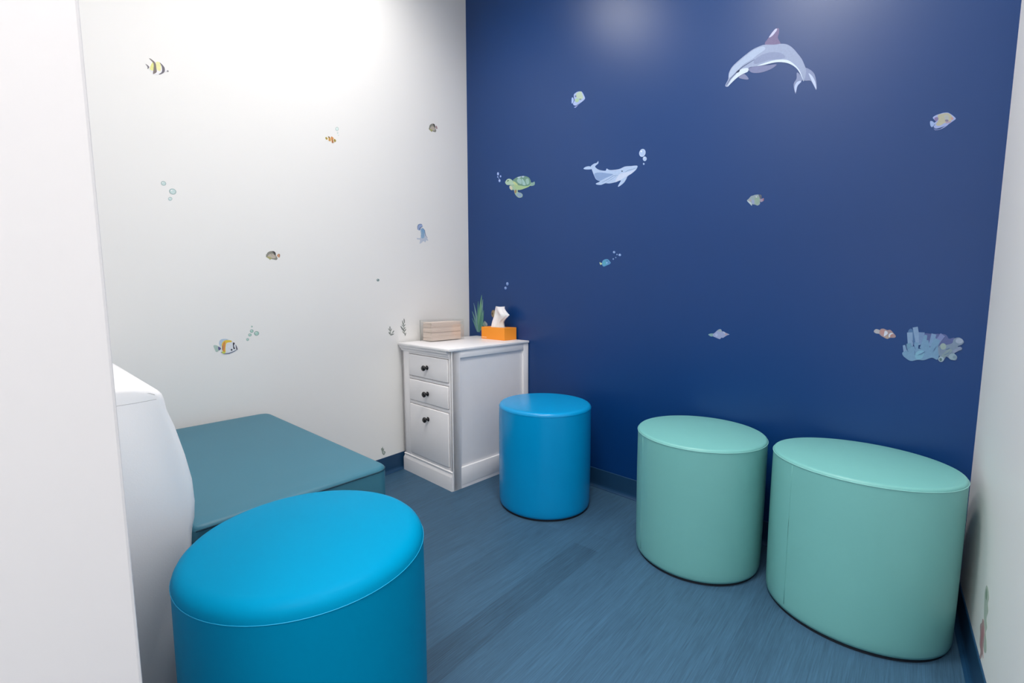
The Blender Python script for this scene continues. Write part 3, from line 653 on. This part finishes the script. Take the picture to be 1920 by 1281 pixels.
sticker('jellyfish_sticker', 'pale blue jellyfish sticker with trailing tentacles on the white wall', 'wall sticker', 'w', (775, 410), 21.35, [
    ((185, 194, 208), [(290, 500), (330, 420), (420, 420), (470, 560), (490, 720), (560, 800), (590, 900), (520, 860), (480, 950), (400, 900), (340, 960), (250, 1000), (270, 850), (160, 830), (150, 780), (270, 780), (300, 650)]),
    ((140, 172, 200), [(290, 500), (310, 400), (390, 390), (450, 480), (450, 620), (430, 760), (340, 790), (300, 700), (310, 600)]),
    ((125, 165, 200), [(340, 440), (400, 400), (440, 480), (410, 580), (370, 540)]),
    ((150, 168, 205), [(165, 400), (170, 270), (230, 220), (320, 215), (355, 260), (365, 330), (300, 350), (285, 450), (240, 470), (180, 450)]),
    ((105, 122, 155), [(170, 430), (168, 330), (200, 250), (270, 218), (330, 220)], ('l', 24)),
    ((85, 105, 140), [(240, 470), (245, 410), (275, 370), (300, 350), (355, 325)], ('l', 30)),
    ((110, 125, 160), [(370, 380), (450, 470), (470, 600), (500, 700), (560, 770)], ('l', 22)),
    ((120, 150, 185), [(330, 430), (380, 540), (395, 700)], ('l', 14)),
])
bubbles('single tiny dark teal bubble alone on the white wall', 'w', (660, 400), 8.54, [(415, 1070, 24, 22)], (120, 140, 140), (150, 170, 170))
sticker('fish_sticker', 'yellow and white butterfly fish sticker with black bars low on the white wall', 'wall sticker', 'w', (380, 580), 9.6, [
    ((165, 188, 180), [(195, 655), (250, 650), (300, 680), (330, 710), (300, 735), (250, 770), (220, 730)]),
    ((92, 90, 135), [(280, 675), (335, 705), (290, 740)]),
    ((170, 190, 210), [(300, 640), (300, 580), (340, 540), (420, 535), (480, 560), (440, 620), (340, 680)]),
    ((212, 216, 222), [(330, 690), (370, 590), (460, 550), (540, 580), (600, 640), (640, 712), (600, 745), (540, 780), (480, 805), (400, 810), (340, 790), (330, 750)]),
    ((220, 190, 75), [(345, 720), (345, 620), (400, 560), (500, 560), (520, 590), (430, 610), (410, 700), (410, 780), (370, 760)]),
    ((205, 135, 80), [(362, 740), (362, 630), (400, 580), (405, 640), (395, 720), (390, 770)]),
    ((50, 50, 62), [(545, 600), (575, 610), (560, 660), (580, 710), (555, 715), (545, 660)]),
    ((50, 50, 62), [(590, 640), (605, 660), (625, 715), (608, 725), (600, 690)]),
    ((60, 62, 75), ell(520, 730, 15, 18), 'f'),
    ((88, 95, 120), [(330, 770), (380, 800), (470, 795), (560, 760), (625, 722)], ('l', 15)),
    ((95, 100, 125), [(355, 650), (358, 700), (350, 740)], ('l', 12)),
    ((190, 200, 90), [(350, 760), (400, 770), (390, 800), (350, 785)]),
])
bubbles('cluster of five green bubbles above the yellow butterfly fish on the white wall', 'w', (380, 580), 9.6, [(970, 435, 44, 40), (882, 393, 32, 30), (850, 462, 30, 26), (808, 545, 24, 24), (885, 312, 14, 16)], (165, 198, 188), (120, 150, 145))
def sprig(lines): return [((128, 134, 130), [(a, b), ((a+c)/2, (b+d)/2), (c, d)], ('l', wd)) for a, b, c, d, wd in lines]
sticker('seaweed_sticker', 'short grey green seaweed sprig sticker on the white wall', 'wall sticker', 'w', (690, 590), 21.33,
        sprig([(875, 470, 880, 600, 42), (815, 560, 890, 665, 34), (940, 560, 905, 665, 34), (880, 600, 905, 820, 24), (835, 700, 890, 800, 50), (1035, 640, 975, 740, 40), (1035, 770, 900, 825, 44), (970, 740, 900, 830, 18)]))
sticker('seaweed_sticker', 'tall grey green seaweed sprig sticker on the white wall beside the cabinet', 'wall sticker', 'w', (690, 590), 21.33,
        sprig([(1438, 165, 1460, 340, 48), (1370, 240, 1420, 440, 40), (1350, 400, 1430, 500, 28), (1490, 390, 1440, 470, 28), (1305, 470, 1450, 680, 62), (1490, 510, 1435, 580, 36), (1515, 575, 1450, 685, 40), (1370, 670, 1490, 800, 30), (1510, 720, 1480, 850, 34), (1425, 330, 1440, 680, 18), (1440, 680, 1480, 840, 16)]))
sticker('seaweed_sticker', 'small grey green seaweed sticker low on the white wall above the baseboard', 'wall sticker', 'w', (640, 800), 10.675,
        [((140, 150, 142), [(825, 400), (835, 440), (860, 450), (845, 475), (880, 505), (875, 540), (850, 572), (820, 545), (810, 500), (795, 445), (815, 430)]), ((175, 182, 180), [(835, 490), (862, 510), (850, 545), (830, 520)])])
# --- right wall
sticker('coral_sticker', 'green and red coral sticker low on the right white wall', 'wall sticker', 'r', (1720, 1080), 6.375, [
    ((168, 180, 170), [(830, 115), (850, 160), (858, 260), (845, 330), (850, 420), (830, 500), (835, 620), (820, 680), (830, 800), (825, 915), (800, 900), (795, 780), (810, 680), (800, 560), (800, 430), (805, 300), (810, 200)]),
    ((120, 142, 125), [(828, 150), (838, 210), (830, 290), (820, 250)]),
    ((165, 140, 142), [(785, 515), (800, 560), (805, 680), (800, 780), (790, 860), (790, 990), (778, 930), (762, 985), (748, 980), (760, 900), (748, 820), (755, 700), (755, 590), (775, 560)]),
    ((172, 122, 128), [(785, 590), (795, 700), (780, 800), (768, 900), (762, 820), (770, 700)]),
])
